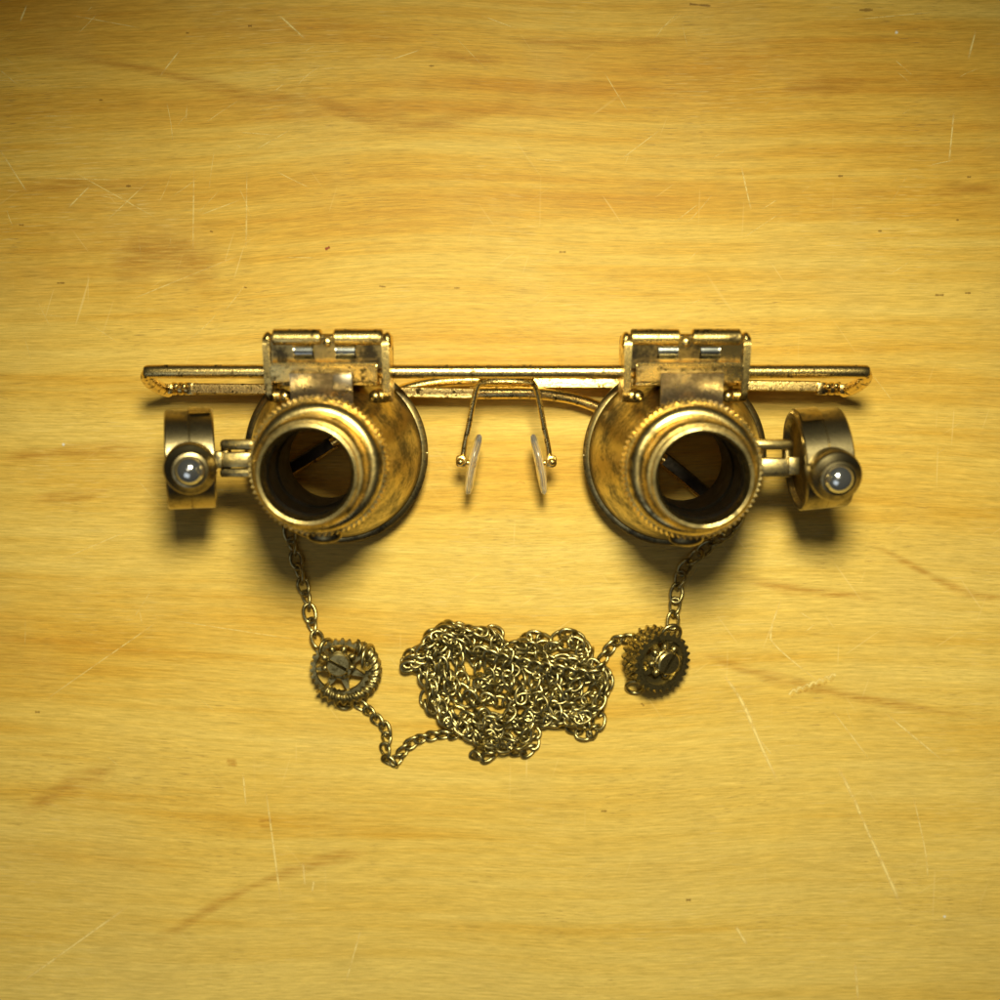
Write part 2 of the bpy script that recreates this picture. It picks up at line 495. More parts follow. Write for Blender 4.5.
def gpart(name, bm, mat, parent=None, mirror=False, smooth=40.0, label=None):
    if mirror:
        for v in bm.verts: v.co.x = 2 * GX - v.co.x
        bmesh.ops.reverse_faces(bm, faces=bm.faces[:])
    o = obj(name, bm, mat, parent or G, ROOT, smooth)
    if label: o['label'] = label
    return o

ZB = 20.0                                   # height of the front bar
# front bar with both ends turned down towards the table
bm = bmesh.new()
def bar_end(s):
    def q(x, y, z):
        p = P(x, y, z)
        return Vector((2 * GX - p.x, p.y, p.z)) if s else p
    return [q(168, 391, 6.5), q(160, 388, 9.5), q(151, 382.5, 14), q(147.5, 377, 17.5), q(150, 373.3, 19.4), q(157, 371.6, 20)]
L = bar_end(False); R_ = bar_end(True)
mid = [P(250, 371.5, ZB), P(400, 371.5, ZB), P(506.5, 371.5, ZB), P(610, 371.5, ZB), P(760, 371.5, ZB)]
add_sweep(bm, spline(L + mid + R_[::-1], 8), circle(1.22, 14))
bar = gpart('frame_bar', bm, GOLD)

for mir in (False, True):
    # end piece and its little hinge
    bm = bmesh.new()
    a = P(158, 384.5, 10); b = P(172, 390, 5.5)
    pbox(bm, 160, 173, 383.5, 394.5, 3.2, 8.6, 0.5)
    for k, x in enumerate((174.5, 181.0, 187.5)):
        c = P(x, 388.5, 6.2)
        add_cyl(bm, c + Vector((-0.52, 0, 0)), c + Vector((0.52, 0, 0)), 1.25, 14, 0.2)
    e = gpart('end_piece', bm, GOLD, bar, mir)
    bm = bmesh.new()
    for x, y in ((176, 386), (184, 386.5)):
        add_ball(bm, P(x, y, 7.9), 0.62, 1, 1, 0.7, n=14)
    add_box(bm, P(192.5, 388.6, 6.4), (1.6, 2.3, 2.6), 0.25)
    gpart('hinge_screw', bm, GOLD, bar, mir)

# bridge strip under the bar
bm = bmesh.new()
add_sweep(bm, [P(480, 381, 17.4), P(490, 379.3, 18.0), P(506.5, 378.8, 18.2), P(523, 379.3, 18.0), P(533, 381, 17.4)], rrect(0.75, 0.45, 0.2))
gpart('nose_bridge', bm, GOLD, bar)

# temples
def temple(strip, rod, tip):
    bm = bmesh.new()
    add_sweep(bm, strip, rrect(1.0, 1.25, 0.22))
    pts = spline(rod, 8)
    add_sweep(bm, pts, circle(1.12, 12))
    o = gpart('temple', bm, GOLD)
    bm = bmesh.new()
    add_sweep(bm, spline(tip, 6), rrect(1.25, 0.75, 0.3))
    gpart('temple_tip', bm, INNER, o)
    bm = bmesh.new()
    add_sweep(bm, [p + Vector((-0.75 if tip[-1].x > tip[0].x else 0.55, -1.0, 0.55)) for p in spline(tip, 6)], circle(0.3, 8))
    gpart('tip_edge', bm, GOLD, o)
    return o
temple([P(194, 388.6, 7.0), P(300, 389.5, 6.6), P(400, 392, 6.2), P(478, 393.5, 5.9)],
       [P(470, 393.3, 6), P(500, 393.0, 6.0), P(530, 393.2, 5.8), P(556, 395.5, 5.4), P(580, 400.5, 4.8), P(606, 411.5, 4.1), P(632, 431, 3.2), P(655, 452, 2.2), P(664, 459.5, 1.9)],
       [P(661, 457, 1.8), P(680, 472, 1.5), P(698, 487, 1.2), P(711, 498, 1.1)])
temple([P(819, 386.6, 6), P(700, 384.6, 5.0), P(600, 383.2, 4.3), P(534, 382.8, 3.9)],
       [P(540, 383.0, 3.9), P(510, 381, 3.6), P(470, 380.2, 3.0), P(440, 382.0, 2.5), P(415, 386.5, 2.2), P(395, 394, 2.0), P(372, 412, 1.9), P(345, 434, 1.7), P(332, 443, 1.6)],
       [P(335, 441, 1.6), P(318, 452, 1.4), P(300, 463, 1.2), P(284, 473, 1.1)])

# nose pads
def nose(mir):
    bm = bmesh.new()
    pts = [P(489, 378.5, 18.3), P(482, 381, 17.6), P(477, 388, 16.6), P(473.5, 401, 15.4), P(469, 424, 13.6), P(464.8, 444, 12.2), P(463.2, 456, 11.4)]
    add_sweep(bm, spline(pts, 6), circle(0.5, 10))
    arm = gpart('nose_pad_arm', bm, GOLD, None, mir)
    bm = bmesh.new()
    add_box(bm, P(461.5, 461.0, 11.2), (2.0, 2.3, 2.6), 0.6)
    add_ball(bm, P(460.5, 461.8, 12.5), 0.75, n=14)
    add_cyl(bm, P(463, 462, 11.0), P(471, 463, 10.8), 0.55, 12)
    gpart('pad_box', bm, GOLD, arm, mir)
    bm = bmesh.new()
    top = P(478.5, 434, 11.5); bot = P(466.5, 494, 9.5)
    c = (top + bot) / 2
    yv = (top - bot).normalized(); half = (top - bot).length / 2
    zv = Vector((0.06, 0, 1)); zv = (zv - yv * zv.dot(yv)).normalized(); xv = yv.cross(zv)
    M = Matrix((xv, yv, zv)).transposed()
    n = 28
    prof = [(0, -0.35), (0.55, -0.42), (0.86, -0.62), (0.97, -0.42), (1.0, -0.05), (0.95, 0.38), (0.8, 0.68), (0.45, 0.95), (0, 1.05)]
    rings = []
    for r, h in prof:
        ring = []
        for i in range(n):
            a = 2 * PI * i / n
            bend = 0.55 * (math.sin(a) * r) ** 2
            ring.append(bm.verts.new(c + M @ Vector(((h * 1.05 + bend - 0.2), math.sin(a) * r * half, math.cos(a) * r * 3.9))))
        rings.append(ring)
    for A, B in zip(rings[:-1], rings[1:]):
        for i in range(n):
            bm.faces.new((A[i], A[(i + 1) % n], B[(i + 1) % n], B[i]))
    bmesh.ops.remove_doubles(bm, verts=bm.verts[:], dist=0.01)
    gpart('nose_pad', bm, CLEAR, arm, mir, 60)
nose(False); nose(True)

# hinge brackets that carry the loupes
def bracket(mir):
    bm = bmesh.new()
    # face plate with two punched windows: a grid of beveled strips
    a = P(272, 345, 26.6); b = P(381, 366, 26.6)
    xs = [P(x, 350, 26.6).x for x in (271, 293, 314, 335, 356, 383)]
    y_top, y_w0, y_w1, y_bot = (P(320, y, 26.6).y for y in (337, 342.8, 359.3, 368))
    def slab(x0, x1, y0, y1, z0=25.4, z1=26.6):
        vs = [bm.verts.new((x, y, z)) for z in (z0, z1) for x, y in ((x0, y0), (x1, y0), (x1, y1), (x0, y1))]
        for f in ((0, 1, 2, 3), (4, 5, 6, 7), (0, 1, 5, 4), (1, 2, 6, 5), (2, 3, 7, 6), (3, 0, 4, 7)):
            bm.faces.new([vs[i] for i in f])
    ys = [y_top, y_w0, y_w1, y_bot]
    # one sheet with holes
    fz = [27.3, 26.9, 26.3, 25.9]
    grid_t = [[bm.verts.new((x, y, z)) for x in xs] for y, z in zip(ys, fz)]
    grid_b = [[bm.verts.new((x, y, z - 1.2)) for x in xs] for y, z in zip(ys, fz)]
    holes = {(1, 1), (1, 3)}
    cells = {(r, c) for r in range(3) for c in range(5)} - holes
    for r, c in cells:
        bm.faces.new((grid_t[r][c], grid_t[r][c + 1], grid_t[r + 1][c + 1], grid_t[r + 1][c]))
        bm.faces.new((grid_b[r][c], grid_b[r + 1][c], grid_b[r + 1][c + 1], grid_b[r][c + 1]))
        for dr, dc, e in ((-1, 0, ((0, 0), (0, 1))), (1, 0, ((1, 1), (1, 0))), (0, -1, ((1, 0), (0, 0))), (0, 1, ((0, 1), (1, 1)))):
            if (r + dr, c + dc) not in cells:
                (r0, c0), (r1, c1) = e
                p, q = (r + r0, c + c0), (r + r1, c + c1)
                bm.faces.new((grid_t[p[0]][p[1]], grid_t[q[0]][q[1]], grid_b[q[0]][q[1]], grid_b[p[0]][p[1]]))
    br = gpart('hinge_bracket', bm, PLATE, None, mir, 30)
    # rolled barrels
    zc = 25.9
    for x0, x1 in ((273, 322), (334, 383)):
        bm = bmesh.new()
        p = P(x0, 338, zc); q = P(x1, 338, zc)
        add_cyl(bm, p, q, 1.55, 24, 0.25)
        gpart('hinge_barrel', bm, FLAKED, br, mir)
    bm = bmesh.new()
    add_cyl(bm, P(265, 338.5, zc), P(391, 338.5, zc), 0.85, 16)
    add_ball(bm, P(327.5, 341.5, zc + 0.3), 1.15, 1.0, 1.0, 0.9, n=16)
    for x in (268.0, 387.5):
        add_ball(bm, P(x, 341, zc + 0.2), 1.2, 0.72, 1.35, 1.0, n=16)
    gpart('hinge_pin', bm, GOLD, br, mir)
    # springs behind the windows
    bm = bmesh.new()
    for x0, x1 in ((292, 315), (334, 357)):
        p = P(x0, 351, 23.9); q = P(x1, 351, 23.9)
        add_cyl(bm, p, q, 1.95, 18, 0.2)
    gpart('hinge_spring', bm, SPRING, br, mir)
    # bent lip at the lower edge
    bm = bmesh.new()
    p0 = P(270, 364, 27.6); p1 = P(377, 364, 27.6)
    prof = [(P(320, 362.3, 26.9).y, 26.9), (P(320, 362.6, 27.7).y, 27.7), (P(320, 365, 27.9).y, 27.9), (P(320, 367, 27.75).y, 27.75), (P(320, 381.0, 27.1).y, 27.1),
            (P(320, 382.5, 26.4).y, 26.4), (P(320, 381, 24.4).y, 24.4), (P(320, 366, 26.4).y, 26.4)]
    va = [bm.verts.new((p0.x, y, z)) for y, z in prof]; vb = [bm.verts.new((p1.x, y, z)) for y, z in prof]
    k = len(prof)
    for i in range(k):
        bm.faces.new((va[i], va[(i + 1) % k], vb[(i + 1) % k], vb[i]))
    bm.faces.new(va); bm.faces.new(vb[::-1])
    bmesh.ops.bevel(bm, geom=[e for e in bm.edges], offset=0.16, segments=2, affect='EDGES')
    gpart('bent_lip', bm, GOLD, br, mir)
    # side plates standing on edge, with rounded ends and a turned-in foot
    for x, foot in ((266.5, 1), (385.5, -1)):
        bm = bmesh.new()
        xw = P(x, 370, 27).x
        yt = P(x, 334, 26).y; yb = P(x, 402, 22).y
        zt, zb = 27.6, 17.4
        n = 8; out = []
        rr = 2.0
        for (cy, cz, a0) in ((yt - rr, zt - rr, 0), (yt - rr, zb + rr, -PI / 2), (yb + rr, zb + rr, -PI), (yb + rr, zt - 4.4 - rr * 0, PI / 2)):
            for i in range(n + 1):
                aa = a0 + (PI / 2) * (1 - i / n) if a0 >= 0 else a0 + (PI / 2) * (1 - i / n)
                out.append((cy + rr * math.cos(aa), cz + rr * math.sin(aa)))
        # order round the outline by angle
        cy = sum(p[0] for p in out) / len(out); cz = sum(p[1] for p in out) / len(out)
        out.sort(key=lambda p: math.atan2(p[1] - cz, p[0] - cy))
        th = 0.62
        va = [bm.verts.new((xw - th, y, z)) for y, z in out]; vb = [bm.verts.new((xw + th, y, z)) for y, z in out]
        k = len(out)
        for i in range(k):
            bm.faces.new((va[i], va[(i + 1) % k], vb[(i + 1) % k], vb[i]))
        fa = bm.faces.new(va); fb = bm.faces.new(vb[::-1])
        bmesh.ops.bevel(bm, geom=list(fa.edges) + list(fb.edges), offset=0.22, segments=2, affect='EDGES')
        sp = gpart('side_plate', bm, FLAKED, br, mir)
        bm = bmesh.new()
        cx = xw + foot * 1.9
        add_cyl(bm, (xw, yb + 1.1, 21.6), (cx + foot * 0.4, yb + 1.1, 21.6), 1.25, 18, 0.3)
        add_ball(bm, (cx + foot * 0.3, yb + 1.0, 22.2), 1.15, 1, 1, 0.9, n=16)
        gpart('bracket_rivet', bm, FLAKED, br, mir)
    # inner block that clamps the bar
    bm = bmesh.new()
    pbox(bm, 275, 379, 352, 386, 17.0, 22.2, 0.4)
    gpart('bar_clamp', bm, FLAKED, br, mir)
    # steel flip plate down to the loupe
    bm = bmesh.new()
    pa = [P(289, 373.5, 28.6), P(352, 373.5, 28.6)]
    pb = [P(290, 380, 28.2), P(352.2, 380, 28.2)]
    pc = [P(291, 410, 26.6), P(353, 410, 26.6)]
    ring = []
    for l, r in (pa, pb, pc):
        ring.append([bm.verts.new(l), bm.verts.new(r), bm.verts.new(r - Vector((0, 0, 0.8))), bm.verts.new(l - Vector((0, 0, 0.8)))])
    for A, B in zip(ring[:-1], ring[1:]):
        for i in range(4): bm.faces.new((A[i], A[(i + 1) % 4], B[(i + 1) % 4], B[i]))
    bm.faces.new(ring[0]); bm.faces.new(ring[-1][::-1])
    gpart('flip_plate', bm, STEEL, br, mir)
    if not mir:
        bm = bmesh.new()
        p = P(321, 376, 27.2)
        add_box(bm, P(342.5, 382, 28.2), (3.2, 3.0, 0.35), 0.12, Matrix.Rotation(0.12, 3, 'X'))
        gpart('plate_tab', bm, STEEL, br, mir)
    return br
bracket(False); bracket(True)

# loupes
def loupe(mir):
    base = P(337, 452.5, 7); 
    rim = P(306.5, 475, 45.4)
    ax = (rim - base)
    if mir:
        rim = P(703.5, 478.5, 45.4); rim.x = 2 * GX - rim.x
        base = P(674, 455, 7); base.x = 2 * GX - base.x
        ax = rim - base
    ax.normalize()
    qx = (Vector((1, 0, 0)) - ax * ax.x).normalized()
    Q = Matrix((qx, ax.cross(qx), ax)).transposed().to_4x4()
    M = Matrix.Translation(base) @ Q
    # bell shaped body; local z 0..37
    bm = bmesh.new()
    add_lathe(bm, [(15.4, 0), (16.6, 0), (16.95, 0.35), (16.95, 0.9), (16.6, 1.25), (15.9, 1.4), (15.7, 1.9), (15.45, 3.4), (15.0, 6.0),
                   (14.3, 9.0), (13.3, 12.0), (12.2, 15), (11.2, 18), (10.6, 20.2), (10.3, 22.0), (10.0, 22.4), (7.3, 22.4),
                   (7.3, 12.0), (9.0, 9.0), (12.5, 8.0), (13.6, 6.0), (15.0, 1.0)], M, 96, closed=True)
    lp = gpart('loupe', bm, BRASS, None, mir)
    # moulding seam nubs on the lip
    for ang in (0.0, PI):
        bm = bmesh.new()
        Rm = M @ Matrix.Rotation(ang, 4, 'Z')
        vs = add_box(bm, (0, 0, 0), (0.8, 0.3, 0.8), 0.12)
        for v in vs: v.co = Rm @ (v.co + Vector((16.6, 0, 0.75)))
        gpart('casting_nub', bm, BRASS, lp, mir)
    # knurled ring
    N = 74
    bm = bmesh.new()
    add_lathe(bm, [(10.0, 22.0), (11.3, 22.1), (11.6, 22.5), (11.6, 25.3), (11.3, 25.9), (10.95, 25.8), (10.95, 26.2), (10.85, 26.9), (10.5, 27.6), (9.9, 28.1), (9.2, 28.25), (8.6, 28.0), (8.35, 27.6), (8.2, 28.4), (8.1, 33.0), (7.25, 33.0)],
              M, 2 * N, mod=lambda i, k: (0.27 if i % 2 else -0.27) if k in (2, 3, 4) else 0.0)
    gpart('knurled_ring', bm, RING, lp, mir, 50)
    # fine knurl below the eyepiece
    bm = bmesh.new()
    add_lathe(bm, [(7.3, 32.6), (8.8, 32.9), (9.05, 33.3), (9.0, 34.9), (8.3, 35.5), (7.25, 35.5)],
              M, 192, mod=lambda i, k: (0.15 if i % 2 else -0.15) if k in (2, 3, 4) else 0.0)
    gpart('fine_knurl', bm, RING, lp, mir, 50)
    # eyepiece rim
    bm = bmesh.new()
    add_lathe(bm, [(7.3, 35.4), (7.7, 35.5), (7.95, 36.0), (8.1, 37.2), (8.08, 37.8), (8.0, 38.2), (7.85, 38.4), (7.55, 38.42), (7.38, 38.3), (7.3, 38.0), (7.22, 37.2), (6.95, 36.6), (6.95, 35.6)], M, 96, closed=True)
    gpart('eyepiece_rim', bm, RING, lp, mir, 60)
    # dark inside of the barrel
    bm = bmesh.new()
    add_lathe(bm, [(7.05, 36.7), (7.0, 35.0), (6.6, 34.6), (6.55, 34.0), (6.9, 33.5), (6.9, 26.0), (6.55, 25.6), (6.55, 24.8), (6.95, 24.4), (6.95, 11.5), (7.24, 11.5), (7.24, 35.3)], M, 80)
    gpart('barrel_inside', bm, INNER, lp, mir)
    # lug and set screw at the lower edge of the body
    bm = bmesh.new()
    a = M @ Vector((0.4, -12.0, 22.4))
    add_ball(bm, a, 1.9, 1.6, 0.8, 0.7, Q.to_3x3(), 18)
    gpart('clamp_lug', bm, BRASS, lp, mir)
    # clevis prongs towards the lamp
    bm = bmesh.new()
    pbox(bm, 219, 268, 439.5, 450, 24.2, 26.6, 0.7)
    pbox(bm, 219, 268, 468.5, 477.5, 23.8, 26.0, 0.6)
    add_cyl(bm, P(226, 441, 24.5), P(226, 477, 24.5), 0.9, 14)
    gpart('lamp_fork', bm, BRASS, lp, mir)
    return lp
loupe(False); loupe(True)

# lamps
def lamp(mir):
    if not mir:
        c = P(191, 459, 24); tip = P(190, 472, 37.5)
    else:
        c = P(818, 459, 24); tip = P(841, 481, 37.5)
    zv = (tip - c).normalized()
    xv = Vector((1, 0, 0)); xv = (xv - zv * xv.dot(zv)).normalized()
    if mir:
        xv = (xv + Vector((0, 0.10, 0))); xv = (xv - zv * xv.dot(zv)).normalized()
    yv = zv.cross(xv)
    M = Matrix((xv, yv, zv)).transposed().to_4x4(); M.translation = c
    MX = M @ Matrix.Rotation(PI / 2, 4, 'Y')          # local z of the lathe along the drum's axis
    R, H = 8.6, 4.05
    bm = bmesh.new()
    add_lathe(bm, [(0, -H + 1.3), (6.4, -H + 1.3), (7.3, -H + 0.9), (7.6, -H), (R - 0.25, -H), (R, -H + 0.25), (R, -0.16), (R - 0.12, -0.05), (R - 0.12, 0.05), (R, 0.16),
                   (R, H - 0.25), (R - 0.25, H), (7.6, H), (7.3, H - 0.9), (6.4, H - 1.3), (0, H - 1.3)], MX, 80)
    lp = gpart('lamp_drum', bm, DRUM, None, False)
    top = R - 1.2
    L = (tip - c).length
    bm = bmesh.new()
    s = 1.13
    add_lathe(bm, [(0, top - 1), (3.5 * s, top - 1), (3.75 * s, top + 1.0), (3.85 * s, top + 3.2), (3.75 * s, top + 3.9), (3.5 * s, top + 4.25), (2.7 * s, top + 4.75), (2.55 * s, top + 5.1), (2.46, top + 5.2), (2.42, top + 4.2), (0, top + 4.2)], M, 48)
    gpart('lamp_hood', bm, DRUM, lp, False)
    bm = bmesh.new()
    zc = top + 5.2
    add_lathe(bm, [(2.36, top + 4.1), (2.36, zc)] + [(2.36 * math.cos(a), zc + 1.9 * math.sin(a)) for a in [PI / 2 * i / 10 for i in range(1, 10)]] + [(0, zc + 1.9)], M, 40)
    gpart('lamp_dome', bm, LED, lp, False)
    # tab that sits in the fork, cast to the drum
    bm = bmesh.new()
    if not mir:
        pbox(bm, 211, 252, 452.5, 467.5, 22.0, 26.4, 0.3)
        pbox(bm, 212, 222, 451.5, 468.5, 21.6, 26.9, 0.3)
    else:
        pbox(bm, 761, 800, 458.5, 474.0, 22.0, 26.4, 0.3)
        pbox(bm, 789, 800, 457.0, 475.0, 21.6, 26.9, 0.3)
    gpart('lamp_tab', bm, BRASS, lp, False)
    bm = bmesh.new()
    add_lathe(bm, [(R - 0.2, -H + 0.6), (R + 0.42, -H + 0.6), (R + 0.42, 0.1), (R - 0.2, 0.1)] if mir else [(R - 0.2, 0.0), (R + 0.35, 0.0), (R + 0.35, H - 0.5), (R - 0.2, H - 0.5)],
              MX @ Matrix.Rotation(0, 4, 'Z'), 80, closed=True)
    keep = []
    for v in bm.verts:
        lv = M.inverted() @ v.co
        if lv.y < (R * 0.93): keep.append(v)
    bmesh.ops.delete(bm, geom=keep, context='VERTS')
    if len(bm.faces): gpart('lamp_catch', bm, BRASS, lp, False)
    else: bm.free()
lamp(False); lamp(True)

# ------------------------------------------------------------------ chains
def link_mesh(name, a, b, r, twist, n=22, k=8, bendz=0.0):
    bm = bmesh.new()
    pts = []
    for i in range(n):
        u = 2 * PI * i / n
        cu, su = math.cos(u), math.sin(u)
        x = a * math.copysign(abs(cu) ** 0.9, cu); y = b * math.copysign(abs(su) ** 0.85, su)
        th = twist * x / a
        pts.append(Vector((x, y * math.cos(th), y * math.sin(th))))
    rings = []
    for i in range(n):
        t = (pts[(i + 1) % n] - pts[i - 1]).normalized()
        rad = pts[i].normalized(); rad = (rad - t * rad.dot(t)).normalized()
        bn = t.cross(rad)
        rings.append([bm.verts.new(pts[i] + rad * (r * math.cos(2 * PI * j / k)) + bn * (r * math.sin(2 * PI * j / k))) for j in range(k)])
    for i in range(n):
        A, B = rings[i], rings[(i + 1) % n]
        for j in range(k): bm.faces.new((A[j], A[(j + 1) % k], B[(j + 1) % k], B[j]))
    bmesh.ops.recalc_face_normals(bm, faces=bm.faces[:])
    for v in bm.verts: v.co *= MM
    me = bpy.data.meshes.new(name); bm.to_mesh(me); bm.free()
    for p in me.polygons: p.use_smooth = True
    me.materials.append(BRONZE)
    return me
LINKS = [link_mesh('chain_link', 1.60, 1.06, 0.335, 0.50), link_mesh('chain_link', 1.68, 1.12, 0.345, 0.35), link_mesh('chain_link', 1.54, 1.02, 0.325, 0.65)]
PITCH = 2.42

def resample(path, step):
    out = [path[0].copy()]; acc = 0.0
    for a, b in zip(path[:-1], path[1:]):
        d = (b - a).length
        if d < 1e-9: continue
        pos = step - acc
        while pos <= d:
            out.append(a.lerp(b, pos / d)); pos += step
        acc = d - (pos - step)
    return out

def frame(p, tang, roll):
    x = tang.normalized()
    up = Vector((0, 0, 1)); y = up.cross(x)
    if y.length < 0.1: y = Vector((0, 1, 0))
    y.normalize(); z = x.cross(y)
    M = Matrix((x, y, z)).transposed().to_4x4() @ Matrix.Rotation(roll, 4, 'X')
    M.translation = p
    return M

def place_links(root, rootloc, mats):
    for i, M in enumerate(mats):
        o = bpy.data.objects.new('chain_link', LINKS[i % 3]); COL.objects.link(o)
        o.parent = root
        M = M.copy(); M.translation = (M.translation - Vector(rootloc)) * MM
        o.matrix_local = M

def short_chain(name, label, pts, rolls, stretch=1.0):
    path = spline(pts, 10)
    pos = resample(path, PITCH * stretch)
    root_loc = Vector((pos[0].x, pos[0].y, 0))
    r = thing(name, root_loc, label, 'chain')
    mats = []
    for i, p in enumerate(pos):
        a = pos[max(i - 1, 0)]; b = pos[min(i + 1, len(pos) - 1)]
        roll = rolls(i) + random.uniform(-0.15, 0.15)
        M = frame(p, (b - a), roll)
        if stretch > 1.05: M = M @ Matrix.Diagonal((stretch, 1.03, 1.03, 1))
        mats.append(M)
    place_links(r, root_loc, mats)
    return r

short_chain('chain', 'short bronze chain hanging down from under the left loupe to the left gear charm',
            [P(284, 478, 1.4), P(285, 505, 1.4), P(290, 534, 1.3), P(296, 560, 1.3), P(302, 582, 1.2), P(308, 604, 1.2), P(312, 624, 1.5), P(319, 643, 2.6)],
            lambda i: 0.9 if i % 2 else 0.1, 1.1)
short_chain('chain', 'short bronze chain slanting from under the right loupe to the right gear charm',
            [P(712, 499, 1.2), P(735, 505, 1.4), P(738, 519, 1.4), P(716, 540, 1.3), P(697, 555, 1.3), P(683, 570, 1.3), P(677, 590, 1.2), P(674, 612, 1.6), P(672, 628, 3.2)],
            lambda i: 0.75 if i % 2 else 0.05, 1.1)

# the long chain: gear charm - strand - heap - strand - gear charm
def flatpath(pts): return [P(x, y, 1.0) for x, y in pts]
enter = [(351, 702), (364, 707), (378, 721), (387, 733), (385, 750), (393, 764), (402, 752), (417, 740), (440, 735), (462, 735), (478, 730)]
outline = [(492, 742), (478, 752), (476, 757), (489, 755), (505, 746), (520, 753), (532, 748), (535, 733), (522, 728), (508, 738), (494, 730), (500, 720),
           (482, 716), (455, 722), (437, 713), (425, 701), (434, 690), (452, 680), (430, 672), (413, 667), (405, 661), (414, 653), (428, 648), (430, 636), (447, 626), (462, 630), (470, 643),
           (482, 634), (495, 632), (501, 643), (512, 652), (524, 640), (540, 636), (550, 648), (560, 636), (573, 634), (583, 646), (590, 655), (576, 662), (584, 668), (604, 672), (607, 688),
           (596, 700), (600, 716), (594, 731), (582, 734), (572, 727), (556, 722), (540, 716)]
poly = [(404, 661), (412, 651), (428, 641), (430, 632), (446, 624), (470, 628), (497, 630), (503, 640), (525, 637), (546, 635), (556, 635), (575, 634), (590, 653), (607, 674), (606, 698), (597, 708),
        (590, 726), (566, 722), (542, 724), (533, 740), (508, 748), (486, 750), (472, 738), (440, 718), (428, 702), (430, 688), (418, 678)]
def inside(x, y):
    c = False; n = len(poly)
    for i in range(n):
        x1, y1 = poly[i]; x2, y2 = poly[i - 1]
        if (y1 > y) != (y2 > y) and x < (x2 - x1) * (y - y1) / (y2 - y1) + x1: c = not c
    return c
rnd = random.Random(21)
walk = [(540, 716)]
ang = 2.6
cover = {}
while len(walk) < 470:
    x, y = walk[-1]
    best = None
    for tr in range(14):
        da = rnd.gauss(0, 0.55)
        a = ang + da
        nx, ny = x + 6.0 * math.cos(a), y + 6.0 * math.sin(a)
        look = (x + 17 * math.cos(a), y + 17 * math.sin(a))
        sco = abs(da) * 0.5 + (0 if inside(nx, ny) else 9) + (0 if inside(*look) else 4)
        sco += 1.1 * cover.get((int(look[0] // 12), int(look[1] // 12)), 0)
        sco -= 0.010 * (abs(look[0] - 505) < 75 and abs(look[1] - 690) < 34) * 20
        if best is None or sco < best[0]: best = (sco, a, nx, ny)
    _, ang, nx, ny = best
    if not inside(nx, ny):
        ang = math.atan2(688 - y, 505 - x) + rnd.uniform(-0.5, 0.5)
        nx, ny = x + 6 * math.cos(ang), y + 6 * math.sin(ang)
    key = (int(nx // 12), int(ny // 12)); cover[key] = cover.get(key, 0) + 0.35
    walk.append((nx, ny))
leave = [(590, 672), (600, 664), (607, 652), (615, 643), (624, 637), (632, 640)]
path = spline(flatpath(enter + outline), 8) + flatpath(walk[1:]) 
lx, ly = walk[-1]
path += spline(flatpath([(lx, ly), ((lx + 575) / 2, (ly + 680) / 2)] + leave), 8)
pos = resample(path, 2.2)
H = {}
CELL = 0.45
mats = []; tops = []
npos = len(pos)
for i, p in enumerate(pos):
    a = pos[max(i - 1, 0)]; b = pos[min(i + 1, npos - 1)]
    tang = (b - a); tang.z = 0
    if tang.length < 1e-6: tang = Vector((1, 0, 0))
    tang.normalize()
    cells = []
    for u in range(-4, 5):
        for v_ in range(-2, 3):
            q = p + tang * (u * CELL) + Vector((-tang.y, tang.x, 0)) * (v_ * CELL)
            cells.append((round(q.x / CELL), round(q.y / CELL)))
    hs = sorted(H.get(c, 0.0) for c in cells)
    base = hs[int(len(hs) * 0.5)]
    z = base + 0.62
    inheap = inside(*((p.x / sc_at(1) + 500), (0, 0))[:1], 0) if False else (base > 0.9)
    nextb = 0.0
    for c in set(cells): H[c] = max(H.get(c, 0.0), base + (0.30 if H.get(c, 0) > 0 else 0.8))
    onrow = i < len(enter) * 3 or i > npos - 16
    roll = (0.62 + rnd.uniform(-0.12, 0.12)) if onrow else (0.40 * (1 if i % 2 else -1) + rnd.gauss(0, 0.33))
    tilt = rnd.gauss(0, 0.05 if onrow else 0.22)
    pp = Vector((p.x, p.y, z + (0.25 if onrow else 0.3)))
    M = frame(pp, tang + Vector((0, 0, tilt)), roll)
    mats.append(M)
rootloc = Vector((P(505, 690, 0).x, P(505, 690, 0).y, 0))
ch = thing('chain', rootloc, 'long bronze curb chain heaped in a tangled pile between the two gear charms', 'chain')
# the hundred links that show largest: the two strands and the top of the heap
order = sorted(range(npos), key=lambda i: -(mats[i].translation.z + (20 if (i < 30 or i > npos - 14) else 0)))
own = set(order[:100])
place_links(ch, rootloc, [mats[i] for i in sorted(own)])
bm = bmesh.new()
for i in range(npos):
    if i in own: continue
    tmp = bmesh.new(); tmp.from_mesh(LINKS[i % 3])
    for v in tmp.verts: v.co = mats[i] @ (v.co / MM)
    vm = {v: bm.verts.new(v.co) for v in tmp.verts}
    for f in tmp.faces: bm.faces.new([vm[v] for v in f.verts])
    tmp.free()
obj('chain_links', bm, BRONZE, ch, rootloc, None, kind='stuff')
print('long chain links', npos, 'height', max(m_.translation.z for m_ in mats))

